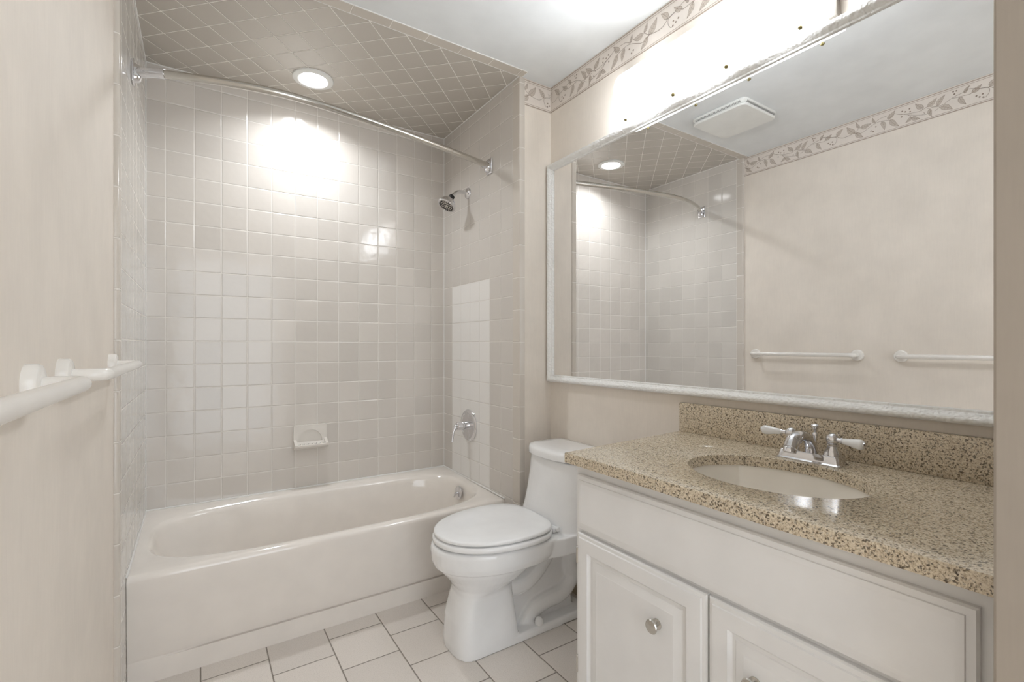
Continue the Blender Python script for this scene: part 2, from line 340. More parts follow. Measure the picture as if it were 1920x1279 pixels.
def border(name, to3, s0, s1, off=0.0):
    """to3(s, z, lift) -> world point; s grows to the right as one faces the wall. Printed on a thin strip."""
    bm = B(); PER = 0.64
    def quad(s_a, s_b, z_a, z_b, lift, mi):
        vs_ = [bm.verts.new(to3(s, z, lift)) for s, z in ((s_a, z_a), (s_b, z_a), (s_b, z_b), (s_a, z_b))]
        bm.faces.new(vs_).material_index = mi
    r = [[to3(s, z, l) for s, z, l in ((sa, H-0.129, 0), (sa, H-0.129, 0.0008), (sa, H-0.001, 0.0008), (sa, H-0.001, 0))] for sa in (s0, s1)]
    loft(bm, r)
    for za, zb in ((-0.1275, -0.1225), (-0.1185, -0.1165), (-0.0165, -0.0145), (-0.009, -0.005)):
        quad(s0, s1, H+za, H+zb, 0.0011, 3)
    zc = -0.067; Z = lambda z: H + zc + (z-zc)*0.92
    def poly(pts, mi, lift):
        if min(p[0] for p in pts) < s0 or max(p[0] for p in pts) > s1: return
        vs_ = [bm.verts.new(to3(s, z, lift)) for s, z in pts]
        try: bm.faces.new(vs_).material_index = mi
        except ValueError: pass
    def stroke(pts, wd, mi=2, lift=0.0013):
        v = smoothpath([(p[0], p[1], 0) for p in pts], 5) if len(pts) > 2 else [Vector((p[0], p[1], 0)) for p in pts]
        for a, b in zip(v, v[1:]):
            d = (b-a)
            if d.length < 1e-6: continue
            nn = Vector((-d.y, d.x, 0)).normalized()*wd/2; e = d.normalized()*wd*0.3
            poly([((a-nn-e).x, (a-nn-e).y), ((b-nn+e).x, (b-nn+e).y), ((b+nn+e).x, (b+nn+e).y), ((a+nn-e).x, (a+nn-e).y)], mi, lift)
    k0 = int((s0-off-1.3)/PER)-1; k1 = int((s1-off-0.6)/PER)+1
    for k in range(k0, k1+1):
        o = off + k*PER
        for st in BP['stems']: stroke([(p[0]+o, Z(p[1])) for p in st], 0.0017)
        for i, (a, b) in enumerate(BP['leaves']):
            a = Vector((a[0]+o, Z(a[1]), 0)); b = Vector((b[0]+o, Z(b[1]), 0)); d = b-a; L = d.length; nn = Vector((-d.y, d.x, 0)).normalized()
            wf = 0.21 if abs(d.y) > abs(d.x)*1.2 else 0.26; sg = 1 if i % 2 else -1
            left = []; right = []
            for j in range(1, 9):
                t = j/9; wd = L*wf*math.sin(PI*t**0.72)*(1-0.25*t); bend = nn*(sg*L*0.07*math.sin(PI*t))
                left.append(a+d*t+bend+nn*wd); right.append(a+d*t+bend-nn*wd)
            ring = [a]+left+[b]+right[::-1]
            poly([(p.x, p.y) for p in ring], 1, 0.0012)
            for p_, q_ in zip(ring, ring[1:]+[ring[0]]): stroke([(p_.x, p_.y), (q_.x, q_.y)], 0.0011)
            mid = [a+d*t+nn*(sg*L*0.07*math.sin(PI*t)) for t in (0, .2, .4, .6, .8, 0.95)]
            for p_, q_ in zip(mid, mid[1:]): stroke([(p_.x, p_.y), (q_.x, q_.y)], 0.0011, lift=0.0014)
            for j in (2, 4, 6):
                for s_ in (left, right):
                    m0 = a+d*((j-0.8)/9); q_ = s_[j-1]; q2 = m0.lerp(q_, 0.8)
                    stroke([(m0.x, m0.y), (q2.x, q2.y)], 0.0008, lift=0.0014)
        for s, z in BP['berries']:
            poly([(s+o+0.0038*math.cos(2*PI*i/10), Z(z)+0.0038*math.sin(2*PI*i/10)) for i in range(10)], 2, 0.0013)
    return struct(name, bm, [M['border'], M['leaf'], M['leafline'], M['bandline']])
border('trim_5', lambda s, z, l: Vector((LX+l, s, z)), -0.45, 1.842)
border('trim_6', lambda s, z, l: Vector((XR-l, -s, z)), -1.865, -0.165, off=0.12)
border('trim_7', lambda s, z, l: Vector((s, YW-l, z)), 1.480, XR-0.001, off=-0.30)

# ================================================================== BATHTUB
def rect_r(th, a, b):
    return min(a/max(abs(math.cos(th)), 1e-9), b/max(abs(math.sin(th)), 1e-9))
def sup_r(th, a, b, n):
    return (abs(math.cos(th)/a)**n + abs(math.sin(th)/b)**n)**(-1/n)
tx0, tx1, ty0, ty1 = 0.001, W-0.001, 1.992, D-0.001
bcx, bcy = 0.736, 2.323
per = []
for i in range(30): per.append((tx0+(tx1-tx0)*i/30, ty0))
for i in range(16): per.append((tx1, ty0+(ty1-ty0)*i/16))
for i in range(30): per.append((tx1-(tx1-tx0)*i/30, ty1))
for i in range(16): per.append((tx0, ty1-(ty1-ty0)*i/16))
ths = [math.atan2(y-bcy, x-bcx) for x, y in per]
def outer(y0, z, inset=0.0):
    r = []
    for x, y in per:
        yl = y0
        if 0.05 < z < 0.0875: yl = y0 + (2.0155-y0)*(1-max(0, min(1, (x-0.10)/0.12)))
        yy = y if y > 2.1 else yl + (y-ty0)*(2.1-yl)/(2.1-ty0)
        r.append(Vector((min(max(x, tx0+inset), tx1-inset), min(yy, ty1-inset), z + 0.018*max(0, min(1, (yy-2.0)/0.6))*(1 if z > .3 else 0))))
    return r
def inner(cx, cy, a, b, n, z, zt=0.0):
    return [Vector((cx+sup_r(t, a, b, n)*math.cos(t), cy+sup_r(t, a, b, n)*math.sin(t), z + zt*max(0, min(1, (cy+sup_r(t, a, b, n)*math.sin(t)-2.0)/0.6)))) for t in ths]
rings = [outer(2.022, 0.0), outer(2.0165, 0.077), outer(2.0265, 0.0785), outer(2.0265, 0.0855), outer(2.0155, 0.087), outer(2.015, 0.089), outer(2.011, 0.100), outer(1.994, 0.345), outer(1.992, 0.362)]
for i in range(1, 7):
    a = PI/2*i/6; rings.append(outer(1.992+0.020*(1-math.cos(a)), 0.362+0.020*math.sin(a), 0.0))
rings.append(inner(bcx, bcy, 0.703, 0.300, 3.6, 0.383, 0.016))
for k, (da, z) in enumerate([(0.004, 0.3815), (0.010, 0.377), (0.016, 0.368), (0.021, 0.352)]):
    rings.append(inner(bcx, bcy, 0.703-da, 0.300-da, 3.5, z, 0.014))
rings += [inner(0.745, bcy, 0.665, 0.268, 3.4, 0.28), inner(0.765, bcy, 0.630, 0.252, 3.3, 0.18), inner(0.785, bcy, 0.592, 0.235, 3.2, 0.10),
          inner(0.80, bcy, 0.555, 0.212, 3.0, 0.068), inner(0.81, bcy, 0.50, 0.18, 2.8, 0.055), inner(0.82, bcy, 0.3, 0.1, 2.5, 0.052)]
tub = thing('bathtub', (0.736, 2.34, 0.0), 'off white built-in bathtub with flat apron in the tiled alcove', 'bathtub')
bm = B(); loft(bm, rings, True, True); link('tub_shell', bm, M['tub'], tub, 50)
ox = Vector((1.402, 2.352, 0.335)); ax = Vector((-1, 0, 0.12))
bm = B(); lathe(bm, ox, ax, [(0, 0.037), (0.004, 0.037), (0.007, 0.034), (0.008, 0.022), (0.0085, 0.0)], 32); op = link('overflow_plate', bm, M['chrome'], tub)
op['label'] = 'round chrome overflow plate'
bm = B(); tube(bm, [ox+Vector((-0.006, 0, 0)), ox+Vector((-0.024, 0, -0.002))], 0.006, 12); tube(bm, [ox+Vector((-0.02, 0, 0.0)), ox+Vector((-0.028, 0.004, -0.022))], [0.006, 0.004], 12)
link('trip_lever', bm, M['chrome'], op)
bm = B(); lathe(bm, (1.17, 2.32, 0.0525), (0, 0, 1), [(0, 0.03), (0.004, 0.029), (0.006, 0.02), (0.004, 0.0)], 24); link('drain', bm, M['chrome'], tub)

# ================================================================== SHOWER FITTINGS
# curved rod
t = thing('shower_curtain_rod', (0.72, 2.02, 2.1), 'curved chrome shower curtain rod spanning the alcove above the tub', 'shower rod')
path = smoothpath([(0.018, 2.152, 2.124), (0.045, 2.137, 2.123), (0.085, 2.114, 2.121), (0.25, 2.045, 2.114), (0.412, 2.003, 2.109), (0.54, 1.994, 2.106), (0.70, 2.004, 2.102), (0.948, 2.036, 2.096), (1.242, 2.088, 2.087), (1.44, 2.125, 2.081), (1.460, 2.130, 2.080)], 8)
bm = B(); tube(bm, path[14:], 0.0142, 18); link('rod', bm, M['nickel'], t, 60)
bm = B(); tube(bm, path[4:17], 0.0165, 18); tube(bm, path[16:18], 0.0178, 18); link('rod_sleeve', bm, M['chrome'], t, 40)
def bracket(x, y, z, sx, dy):
    bm = B(); box(bm, min(x, x+sx*0.008), max(x, x+sx*0.008), y-0.026, y+0.026, z-0.040, z+0.040, 0.003, 3)
    # raised rounded hub
    rings = []
    for k, (dx, s) in enumerate([(0.008, 1.0), (0.016, 0.96), (0.024, 0.85), (0.028, 0.6)]):
        rings.append([Vector((x+sx*dx, y+0.020*s*math.copysign(abs(math.cos(a))**0.6, math.cos(a)), z-0.003+0.033*s*math.copysign(abs(math.sin(a))**0.75, math.sin(a)))) for a in [2*PI*i/28 for i in range(28)]])
    loft(bm, rings); lathe(bm, (x+sx*0.012, y, z), (sx, dy, 0), [(0, 0.0175), (0.030, 0.0175), (0.032, 0.0165), (0.036, 0.015)], 24)
    return bm
link('bracket', bracket(0.0, 2.160, 2.125, 1, -0.55), M['chrome'], t, 40)
link('bracket', bracket(W, 2.135, 2.079, -1, -0.22), M['chrome'], t, 40)
# shower head
sy = 2.374
t = thing('showerhead', (W, sy, 2.003), 'chrome shower head on a bent arm, high on the right tiled wall', 'shower head')
bm = B(); lathe(bm, (W, sy, 2.003), (-1, 0, 0), [(0, 0.031), (0.003, 0.031), (0.008, 0.028), (0.012, 0.014), (0.016, 0.0115)], 32); link('wall_flange', bm, M['chrome'], t)
arm = corner_path((W-0.008, sy, 2.003), (W-0.068, sy, 2.006), (W-0.102, sy, 1.967), 0.034, 10)
bm = B(); tube(bm, arm, 0.0105, 18); link('arm', bm, M['chrome'], t, 60)
hd = Vector((-0.60, 0.0, -0.66)).normalized(); h0 = Vector((W-0.098, sy, 1.972))
bm = B(); lathe(bm, h0, hd, [(0, 0.012), (0.002, 0.0155), (0.014, 0.0165), (0.018, 0.014)], 24); link('collar', bm, M['black'], t, 30)
hd2 = Vector((-0.50, -0.05, -0.86)).normalized(); h1 = h0 + hd*0.015
bm = B(); lathe(bm, h1, hd2, [(0, 0.013), (0.008, 0.020), (0.020, 0.035), (0.034, 0.0455), (0.044, 0.050), (0.050, 0.0525), (0.056, 0.0525), (0.059, 0.050), (0.059, 0.044), (0.055, 0.042)], 40); hb = link('spray_head', bm, M['chrome'], t, 30)
bm = B(); lathe(bm, h1+hd2*0.054, hd2, [(0, 0.043), (0.004, 0.043), (0.005, 0.03), (0.006, 0.0)], 32)
a_, b_, d_ = frame_of(hd2)
link('nozzle_plate', bm, M['nickel'], hb)
bm = B()
for rr, cnt in ((0.037, 22), (0.026, 14), (0.014, 8)):
    for i in range(cnt):
        o_ = h1+hd2*0.058 + a_*rr*math.cos(2*PI*i/cnt) + b_*rr*math.sin(2*PI*i/cnt)
        lathe(bm, o_, hd2, [(0, 0.0032), (0.004, 0.0026)], 8)
link('nozzles', bm, M['black'], hb, 30)
# valve
vy, vz = 2.361, 0.700
t = thing('shower_valve', (W, vy, vz), 'round chrome shower valve with a curved lever on the white replacement tiles', 'shower valve')
bm = B(); lathe(bm, (W, vy, vz), (-1, 0, 0), [(0, 0.088), (0.004, 0.088), (0.010, 0.084), (0.013, 0.078), (0.014, 0.070), (0.011, 0.066), (0.011, 0.024), (0.013, 0.0)], 48); link('escutcheon', bm, M['chrome'], t, 30)
bm = B(); lathe(bm, (W-0.009, vy, vz), (-1, 0, 0), [(0, 0.023), (0.038, 0.022), (0.040, 0.0235), (0.066, 0.0225), (0.072, 0.018), (0.073, 0.0)], 28); hn = link('handle_hub', bm, M['chrome'], t, 30)
lev = smoothpath([(W-0.068, vy, vz+0.004), (W-0.088, vy-0.004, vz-0.004), (W-0.104, vy-0.008, vz-0.030), (W-0.109, vy-0.010, vz-0.060), (W-0.114, vy-0.012, vz-0.082)], 6)
bm = B(); tube(bm, lev, [0.018 - 0.0115*min(1, i/12) for i in range(len(lev))], 16); link('lever', bm, M['chrome'], hn, 60)
# soap dish
t = thing('soap_dish', (0.693, D, 0.612), 'small off white ceramic soap dish set in the back tiled wall', 'soap dish')
sm = M['dish']
sx0, sx1, sz0, sz1 = 0.612, 0.776, 0.612, 0.7285
bm = B(); cx_ = (sx0+sx1)/2; yb = D-0.013
outer_ = [(sx0, sz0), (sx1, sz0), (sx1, sz1), (sx0, sz1)]
arch = [(cx_-0.060*math.cos(a), 0.640+0.064*math.sin(a)) for a in [PI*i/20 for i in range(21)]]
# face plate with arched recess
pl = [Vector((x, yb, z)) for x, z in outer_]
def strip(bm, A_, B_, ya, yb_, mi=0):
    va = [bm.verts.new((x, ya, z)) for x, z in A_]; vb = [bm.verts.new((x, yb_, z)) for x, z in B_]
    for i in range(len(A_)-1): bm.faces.new((va[i], va[i+1], vb[i+1], vb[i]))
out_arc = []
for x, z in arch:
    dx, dz = x-cx_, z-0.640; k = min((0.082/abs(dx)) if abs(dx) > 1e-6 else 9e9, (sz1-0.640)/dz if dz > 1e-6 else 9e9); out_arc.append((cx_+dx*k, 0.640+dz*k))
strip(bm, arch, out_arc, yb, yb); strip(bm, arch, [(cx_+(x-cx_)*0.97, 0.64+(z-0.64)*0.97) for x, z in arch], yb, yb+0.010)
f = [bm.verts.new((cx_+(x-cx_)*0.97, yb+0.010, 0.64+(z-0.64)*0.97)) for x, z in arch]; bm.faces.new(f)
box(bm, sx0, sx1, yb, D, sz0, 0.640, 0.002)
strip(bm, [(sx0, 0.640), (sx0, sz1), (sx1, sz1), (sx1, 0.640)], [(sx0, 0.640), (sx0, sz1), (sx1, sz1), (sx1, 0.640)], yb, D)
link('back_plate', bm, sm, t, 30)
bm = B()
prof = [(D-0.013, 0.642), (D-0.013, 0.612), (D-0.040, 0.610), (D-0.060, 0.622), (D-0.063, 0.630), (D-0.058, 0.634), (D-0.050, 0.630), (D-0.020, 0.630)]
loft(bm, [[Vector((x, y_, z_)) for y_, z_ in prof] for x in (sx0+0.012, sx1-0.012)])
for xa, xb in ((sx0, sx0+0.014), (sx1-0.014, sx1)):
    pr2 = [(D-0.013, 0.655), (D-0.013, 0.612), (D-0.040, 0.610), (D-0.060, 0.622), (D-0.062, 0.634), (D-0.040, 0.642)]
    loft(bm, [[Vector((x, y_, z_)) for y_, z_ in pr2] for x in (xa, xb)])
tr_ = link('tray', bm, sm, t, 30)
for i in range(6):
    bm = B(); x = sx0+0.032+i*0.020; box(bm, x-0.003, x+0.003, D-0.052, D-0.022, 0.629, 0.6335, 0.0015); link('rib', bm, sm, tr_, 30)

# ================================================================== CEILING FITTINGS
t = thing('recessed_light', (0.66, 2.425, H), 'round recessed downlight glowing in the tiled ceiling over the tub', 'ceiling light')
bm = B(); lathe(bm, (0.66, 2.425, H), (0, 0, -1), [(0, 0.092), (0.006, 0.091), (0.009, 0.086), (0.010, 0.068), (0.006, 0.062), (0.001, 0.060)], 48); link('trim_ring', bm, M['white_plastic'], t, 30)
bm = B(); lathe(bm, (0.66, 2.425, H), (0, 0, -1), [(0.001, 0.061), (0.006, 0.061), (0.008, 0.05), (0.009, 0.0)], 48); link('lens', bm, M['lens'], t, 30)
ld = bpy.data.lights.new('downlight_beam', 'AREA'); ld.shape = 'DISK'; ld.size = 0.11; ld.energy = DOWN_W; ld.spread = math.radians(145); ld.color = (0.92, 0.96, 1.0)
lo = bpy.data.objects.new('downlight_beam', ld); C.objects.link(lo); lo.parent = t; lo.location = (0, 0, -0.0105)
def rrect(cx, cy, a, b, r, z, k=6):
    out = []
    for sx_, sy_, a0 in ((1, 1, 0), (-1, 1, PI/2), (-1, -1, PI), (1, -1, 1.5*PI)):
        for i in range(k+1):
            an = a0+PI/2*i/k; out.append(Vector((cx+sx_*(a-r)+r*math.cos(an), cy+sy_*(b-r)+r*math.sin(an), z)))
    return out
t = thing('exhaust_fan', (0.603, 1.54, H), 'square white ceiling vent cover with rounded corners, seen in the mirror', 'ceiling vent')
vc = (0.603, 1.54)
bm = B(); loft(bm, [rrect(*vc, 0.160, 0.160, 0.03, H-0.0005), rrect(*vc, 0.160, 0.160, 0.03, H-0.008), rrect(*vc, 0.150, 0.150, 0.03, H-0.020)]); hs = link('housing', bm, M['white_plastic'], t, 30)
bm = B(); loft(bm, [rrect(*vc, 0.150, 0.150, 0.035, H-0.021), rrect(*vc, 0.158, 0.158, 0.035, H-0.026), rrect(*vc, 0.158, 0.158, 0.035, H-0.032), rrect(*vc, 0.154, 0.154, 0.033, H-0.036)]); link('cover', bm, M['white_plastic'], t, 30)
bm = B()
for i in range(34):
    s = -0.130+0.26*i/33
    for sg in (1, -1):
        box(bm, vc[0]+s-0.0014, vc[0]+s+0.0014, vc[1]+sg*0.1505, vc[1]+sg*0.158, H-0.019, H-0.0095); box(bm, vc[0]+sg*0.1505, vc[0]+sg*0.158, vc[1]+s-0.0014, vc[1]+s+0.0014, H-0.019, H-0.0095)
g_ = link('grille_slots', bm, M['grey_gap'], hs, 0); g_['kind'] = 'stuff'

# ================================================================== TOWEL RAILS on the left wall
def rail(y0, y1, z, label):
    t = thing('towel_rail', (LX, (y0+y1)/2, z), label, 'towel rail', 'cream towel rails on the left wall')
    xo = LX+0.065
    p = corner_path((LX+0.012, y0, z), (xo, y0, z), (xo, (y0+y1)/2, z), 0.022, 8) + corner_path((xo, (y0+y1)/2, z), (xo, y1, z), (LX+0.012, y1, z), 0.022, 8)[1:]
    bm = B(); tube(bm, p, 0.0118, 20); link('bar', bm, M['bar'], t, 60)
    for y in (y0, y1):
        bm = B(); lathe(bm, (LX, y, z), (1, 0, 0), [(0, 0.031), (0.013, 0.031), (0.017, 0.029), (0.019, 0.024), (0.019, 0.014)], 32); link('flange', bm, M['bar'], t, 35)
    return t
rail(1.175, 1.760, 1.092, 'cream wall-mounted towel rail, the farther one ending by the tub tiles')
rail(0.395, 0.975, 1.089, 'cream wall-mounted towel rail, the nearer one running out of frame')

# ================================================================== MIRROR
t = thing('wall_mirror', (XR, 1.0, 0.97), 'large wall mirror in a carved white frame above the vanity', 'mirror')
my0, my1, mz0, mz1 = 0.166, 1.862, 0.970, 2.032
prof = [(0.0, XR), (0.0, 1.640), (0.002, 1.635), (0.006, 1.630), (0.010, 1.628), (0.014, 1.6295), (0.019, 1.634), (0.024, 1.640), (0.026, 1.643), (0.0265, 1.6445), (0.032, 1.645), (0.034, 1.650), (0.034, XR)]
bm = B(); rings = []
for ins, x in prof:
    rings.append([Vector((x, my0+ins, mz0+ins)), Vector((x, my1-ins, mz0+ins)), Vector((x, my1-ins, mz1-ins)), Vector((x, my0+ins, mz1-ins))])
loft(bm, rings, False, False)
link('frame', bm, M['frame'], t, 50)
bm = B(); box(bm, 1.651, 1.658, my0+0.030, my1-0.030, mz0+0.030, mz1-0.030); link('mirror_glass', bm, M['mirror'], t, 0)

# ================================================================== VANITY LIGHT
fy0, fy1 = 0.602, 1.345
t = thing('vanity_light', (XR, (fy0+fy1)/2, 2.02), 'long glowing seeded glass wall light above the mirror', 'wall light')
bm = B(); box(bm, 1.640, XR, fy0-0.010, fy1+0.006, 2.040, 2.205, 0.003); bp_ = link('backplate', bm, M['plate'], t, 30)
prof = [(1.650, 2.235), (1.630, 2.233), (1.610, 2.226), (1.594, 2.213), (1.580, 2.192), (1.571, 2.166), (1.567, 2.140), (1.566, 2.110), (1.568, 2.078), (1.574, 2.050), (1.586, 2.031), (1.604, 2.022), (1.624, 2.022)]
def offs(pr, d):
    out = []
    for i in range(len(pr)):
        a = Vector((*pr[max(i-1, 0)], 0)); b = Vector((*pr[min(i+1, len(pr)-1)], 0)); n_ = (b-a).normalized(); n_ = Vector((n_.y, -n_.x, 0))
        out.append((pr[i][0]+n_.x*d, pr[i][1]+n_.y*d))
    return out
ys = [fy0+(fy1-fy0)*i/24 for i in range(25)]
bm = B(); grid = []
for j, y in enumerate(ys):
    grid.append([bm.verts.new((x, y, z)) for x, z in prof])
for a, b in zip(grid, grid[1:]):
    for i in range(len(prof)-1): bm.faces.new((a[i], a[i+1], b[i+1], b[i]))
sh = link('glass_shade', bm, M['shade'], t, 60)
mo = sh.modifiers.new('s', 'SOLIDIFY'); mo.thickness = 0.004; mo.offset = 0
for y in (0.66, 0.88, 1.08, 1.30):
    bm = B(); lathe(bm, (1.590, y, 2.030), (-0.45, 0, -1), [(0, 0.003), (0.006, 0.003), (0.007, 0.006), (0.010, 0.006), (0.013, 0.003)], 12); link('finial', bm, M['brass'], t, 40)

# ================================================================== TOILET
CY = 1.617
t = thing('toilet', (1.30, CY, 0.0), 'white one-piece toilet between the bathtub and the vanity', 'toilet')
def egg(xf, xb, w, z, nf=2.0, nb=3.0, k=48, xm=None, yc=CY):
    xm = xm if xm is not None else xf+(xb-xf)*0.56; out = []
    for i in range(k):
        a = 2*PI*i/k; c, s = math.cos(a), math.sin(a)
        n_ = nf if c < 0 else nb; L = (xm-xf) if c < 0 else (xb-xm)
        out.append(Vector((xm+L*math.copysign(abs(c)**(2/n_), c), yc+w*math.copysign(abs(s)**(2/n_), s), z)))
    return out
def sub(rings):
    b = B(); loft(b, rings); return b
def join(bms):
    out = B()
    for b in bms:
        bmesh.ops.recalc_face_normals(b, faces=b.faces); m = bpy.data.meshes.new('tmp'); b.to_mesh(m); out.from_mesh(m); bpy.data.meshes.remove(m); b.free()
    return out
def remeshed(bm, vox, smooth_it):
    me = bpy.data.meshes.new('tmp'); bm.to_mesh(me); bm.free(); o = bpy.data.objects.new('tmp', me); C.objects.link(o)
    m = o.modifiers.new('r', 'REMESH'); m.mode = 'VOXEL'; m.voxel_size = vox
    s = o.modifiers.new('s', 'SMOOTH'); s.factor = 0.5; s.iterations = smooth_it
    dg = bpy.context.evaluated_depsgraph_get(); dg.update(); me2 = bpy.data.meshes.new_from_object(o.evaluated_get(dg))
    bpy.data.objects.remove(o); out = B(); out.from_mesh(me2); bpy.data.meshes.remove(me2); return out
bowl = sub([egg(0.985, 1.245, 0.103, 0.0, 2.8, 9, xm=1.06), egg(0.983, 1.245, 0.103, 0.03, 2.8, 9, xm=1.06), egg(0.988, 1.235, 0.094, 0.12, 2.8, 9, xm=1.06), egg(1.004, 1.225, 0.088, 0.19, 2.6, 8, xm=1.07),
            egg(1.012, 1.225, 0.090, 0.215, 2.4, 6, xm=1.08), egg(1.010, 1.235, 0.104, 0.235, 2.2, 3, xm=1.11), egg(0.985, 1.280, 0.135, 0.27, 2.0, 2.4, xm=1.15), egg(0.955, 1.320, 0.158, 0.305, 2.0, 2.4, xm=1.17),
            egg(0.938, 1.36, 0.172, 0.330, 2.0, 2.6, xm=1.19)])
band = sub([egg(0.934, 1.40, 0.178, 0.322, 2.0, 3.4, xm=1.19), egg(0.925, 1.42, 0.185, 0.345, 2.0, 3.6, xm=1.19), egg(0.922, 1.43, 0.188, 0.385, 2.0, 3.6, xm=1.19), egg(0.926, 1.43, 0.186, 0.398, 2.0, 3.6, xm=1.19), egg(0.936, 1.42, 0.176, 0.402, 2.0, 3.6, xm=1.19)])
deck = sub([[Vector((x, CY+y*1.0, z)) for x, y in ((1.28, -0.16), (1.40, -0.185), (1.655, -0.190), (1.655, 0.190), (1.40, 0.185), (1.28, 0.16))] for z in (0.325, 0.395)])
trings = []
for i in range(13):
    u = i/12; z = 0.37+0.293*u; cv = (1-u)**2.2
    trings.append(egg(1.445-0.040*(1-u)-0.040*(1-u)**3, 1.657, 0.170+0.018*(1-u)+0.004*(1-u)**3, z, 2.6, 14, xm=1.52))
tank = sub(trings)
web = sub([[Vector((x, CY+s, z)) for x, s in ((1.20, -hw), (xb_, -hw), (xb_, hw), (1.20, hw))] for z, hw, xb_ in ((0.0, 0.034, 1.56), (0.12, 0.030, 1.55), (0.34, 0.034, 1.60))])
foot = sub([[Vector((x, CY+s, z)) for x, s in ((1.10, -hw), (1.40, -hw), (1.60, -hw*0.93), (1.60, hw*0.93), (1.40, hw), (1.10, hw))] for z, hw in ((0.0, 0.103), (0.022, 0.101), (0.030, 0.095))])
tbs = []
for s_ in (-0.022, 0.022):
    b1 = B(); tube(b1, smoothpath([(1.20, CY+s_, 0.200), (1.29, CY+s_, 0.190), (1.36, CY+s_, 0.225), (1.42, CY+s_, 0.295), (1.45, CY+s_, 0.37)], 6), 0.047, 18); tbs.append(b1)
    b2 = B(); tube(b2, smoothpath([(1.58, CY+s_, 0.37), (1.575, CY+s_, 0.29), (1.545, CY+s_, 0.215), (1.555, CY+s_, 0.15), (1.50, CY+s_, 0.095), (1.42, CY+s_, 0.085), (1.35, CY+s_, 0.065), (1.30, CY+s_, 0.01)], 6), 0.042, 18); tbs.append(b2)
body = remeshed(join([bowl, band, deck, tank, web, foot] + tbs), 0.0036, 4)
link('toilet_body', body, M['porcelain'], t, 0).data.shade_smooth()
link('tank_lid', sub([egg(1.432, 1.660, 0.170, 0.668, 2.5, 14, xm=1.52), egg(1.424, 1.661, 0.175, 0.670, 2.5, 14, xm=1.52), egg(1.424, 1.661, 0.175, 0.692, 2.5, 14, xm=1.52), egg(1.430, 1.659, 0.171, 0.702, 2.5, 14, xm=1.52), egg(1.450, 1.650, 0.155, 0.707, 2.5, 10, xm=1.52), egg(1.49, 1.62, 0.11, 0.709, 2.6, 8, xm=1.54)]), M['porcelain'], t, 50)
def lidr(o_, z): return egg(0.938-o_, 1.388+o_*0.3, 0.192+o_, z, 2.05, 3.0, xm=1.205)
link('seat', sub([lidr(-0.016, 0.402), lidr(-0.014, 0.4065), lidr(0.002, 0.4075), lidr(0.006, 0.412), lidr(0.006, 0.422), lidr(0.002, 0.4275), lidr(-0.012, 0.4285)]), M['seat'], t, 50)
link('seat_lid', sub([lidr(-0.016, 0.4287), lidr(-0.014, 0.4325), lidr(-0.001, 0.4335), lidr(0.001, 0.436), lidr(0.001, 0.442), lidr(-0.002, 0.4455), lidr(-0.007, 0.4472), lidr(-0.06, 0.4485), lidr(-0.12, 0.449)]), M['seat'], t, 50)
for s in (-1, 1):
    bm = B(); box(bm, 1.372, 1.408, CY+s*0.125-0.012, CY+s*0.125+0.012, 0.404, 0.422, 0.004); tube(bm, [(1.39, CY+s*0.125-0.022, 0.418), (1.39, CY+s*0.125+0.022, 0.418)], 0.008, 14); link('hinge', bm, M['seat'], t, 30)
bm = B(); lathe(bm, (1.345, CY-0.080, 0.028), (0, 0, 1), [(0, 0.0175), (0.012, 0.0175), (0.022, 0.014), (0.028, 0.007), (0.030, 0.0)], 20); link('bolt_cap', bm, M['seat'], t, 60)

# ================================================================== VANITY
VF, VY0, VY1 = 1.115, 0.166, 1.045
t = thing('vanity_cabinet', (1.38, 0.60, 0.0), 'white painted vanity cabinet with raised panel doors under the granite top', 'cabinet')
bm = B(); box(bm, VF, VF+0.02, VY0, VY1, 0.09, 0.8125, 0.001); box(bm, VF+0.06, VF+0.075, VY0, VY1, 0.0, 0.09)
for ya, yb in ((VY0, VY0+0.018), (VY1-0.018, VY1)): box(bm, VF+0.02, XR-0.006, ya, yb, 0.0, 0.8125)
box(bm, VF+0.02, XR-0.006, VY0+0.018, VY1-0.018, 0.09, 0.108); box(bm, XR-0.014, XR-0.006, VY0+0.018, VY1-0.018, 0.108, 0.8125)
link('carcass', bm, M['cabinet'], t, 0)
def panel(bm, y0, y1, z0, z1, steps):
    """raised face built on an x-facing front: steps = (inset, x)"""
    rings = [[Vector((x, y0+i, z0+i)), Vector((x, y1-i, z0+i)), Vector((x, y1-i, z1-i)), Vector((x, y0+i, z1-i))] for i, x in steps]
    return loft(bm, rings)
F = VF-0.020
bm = B(); panel(bm, 0.196, 1.032, 0.628, 0.782, [(0, VF), (0, F+0.011), (0.003, F+0.007), (0.013, F+0.005), (0.014, F+0.002), (0.022, F), (0.024, F)]); link('false_drawer_front', bm, M['cabinet'], t, 25)
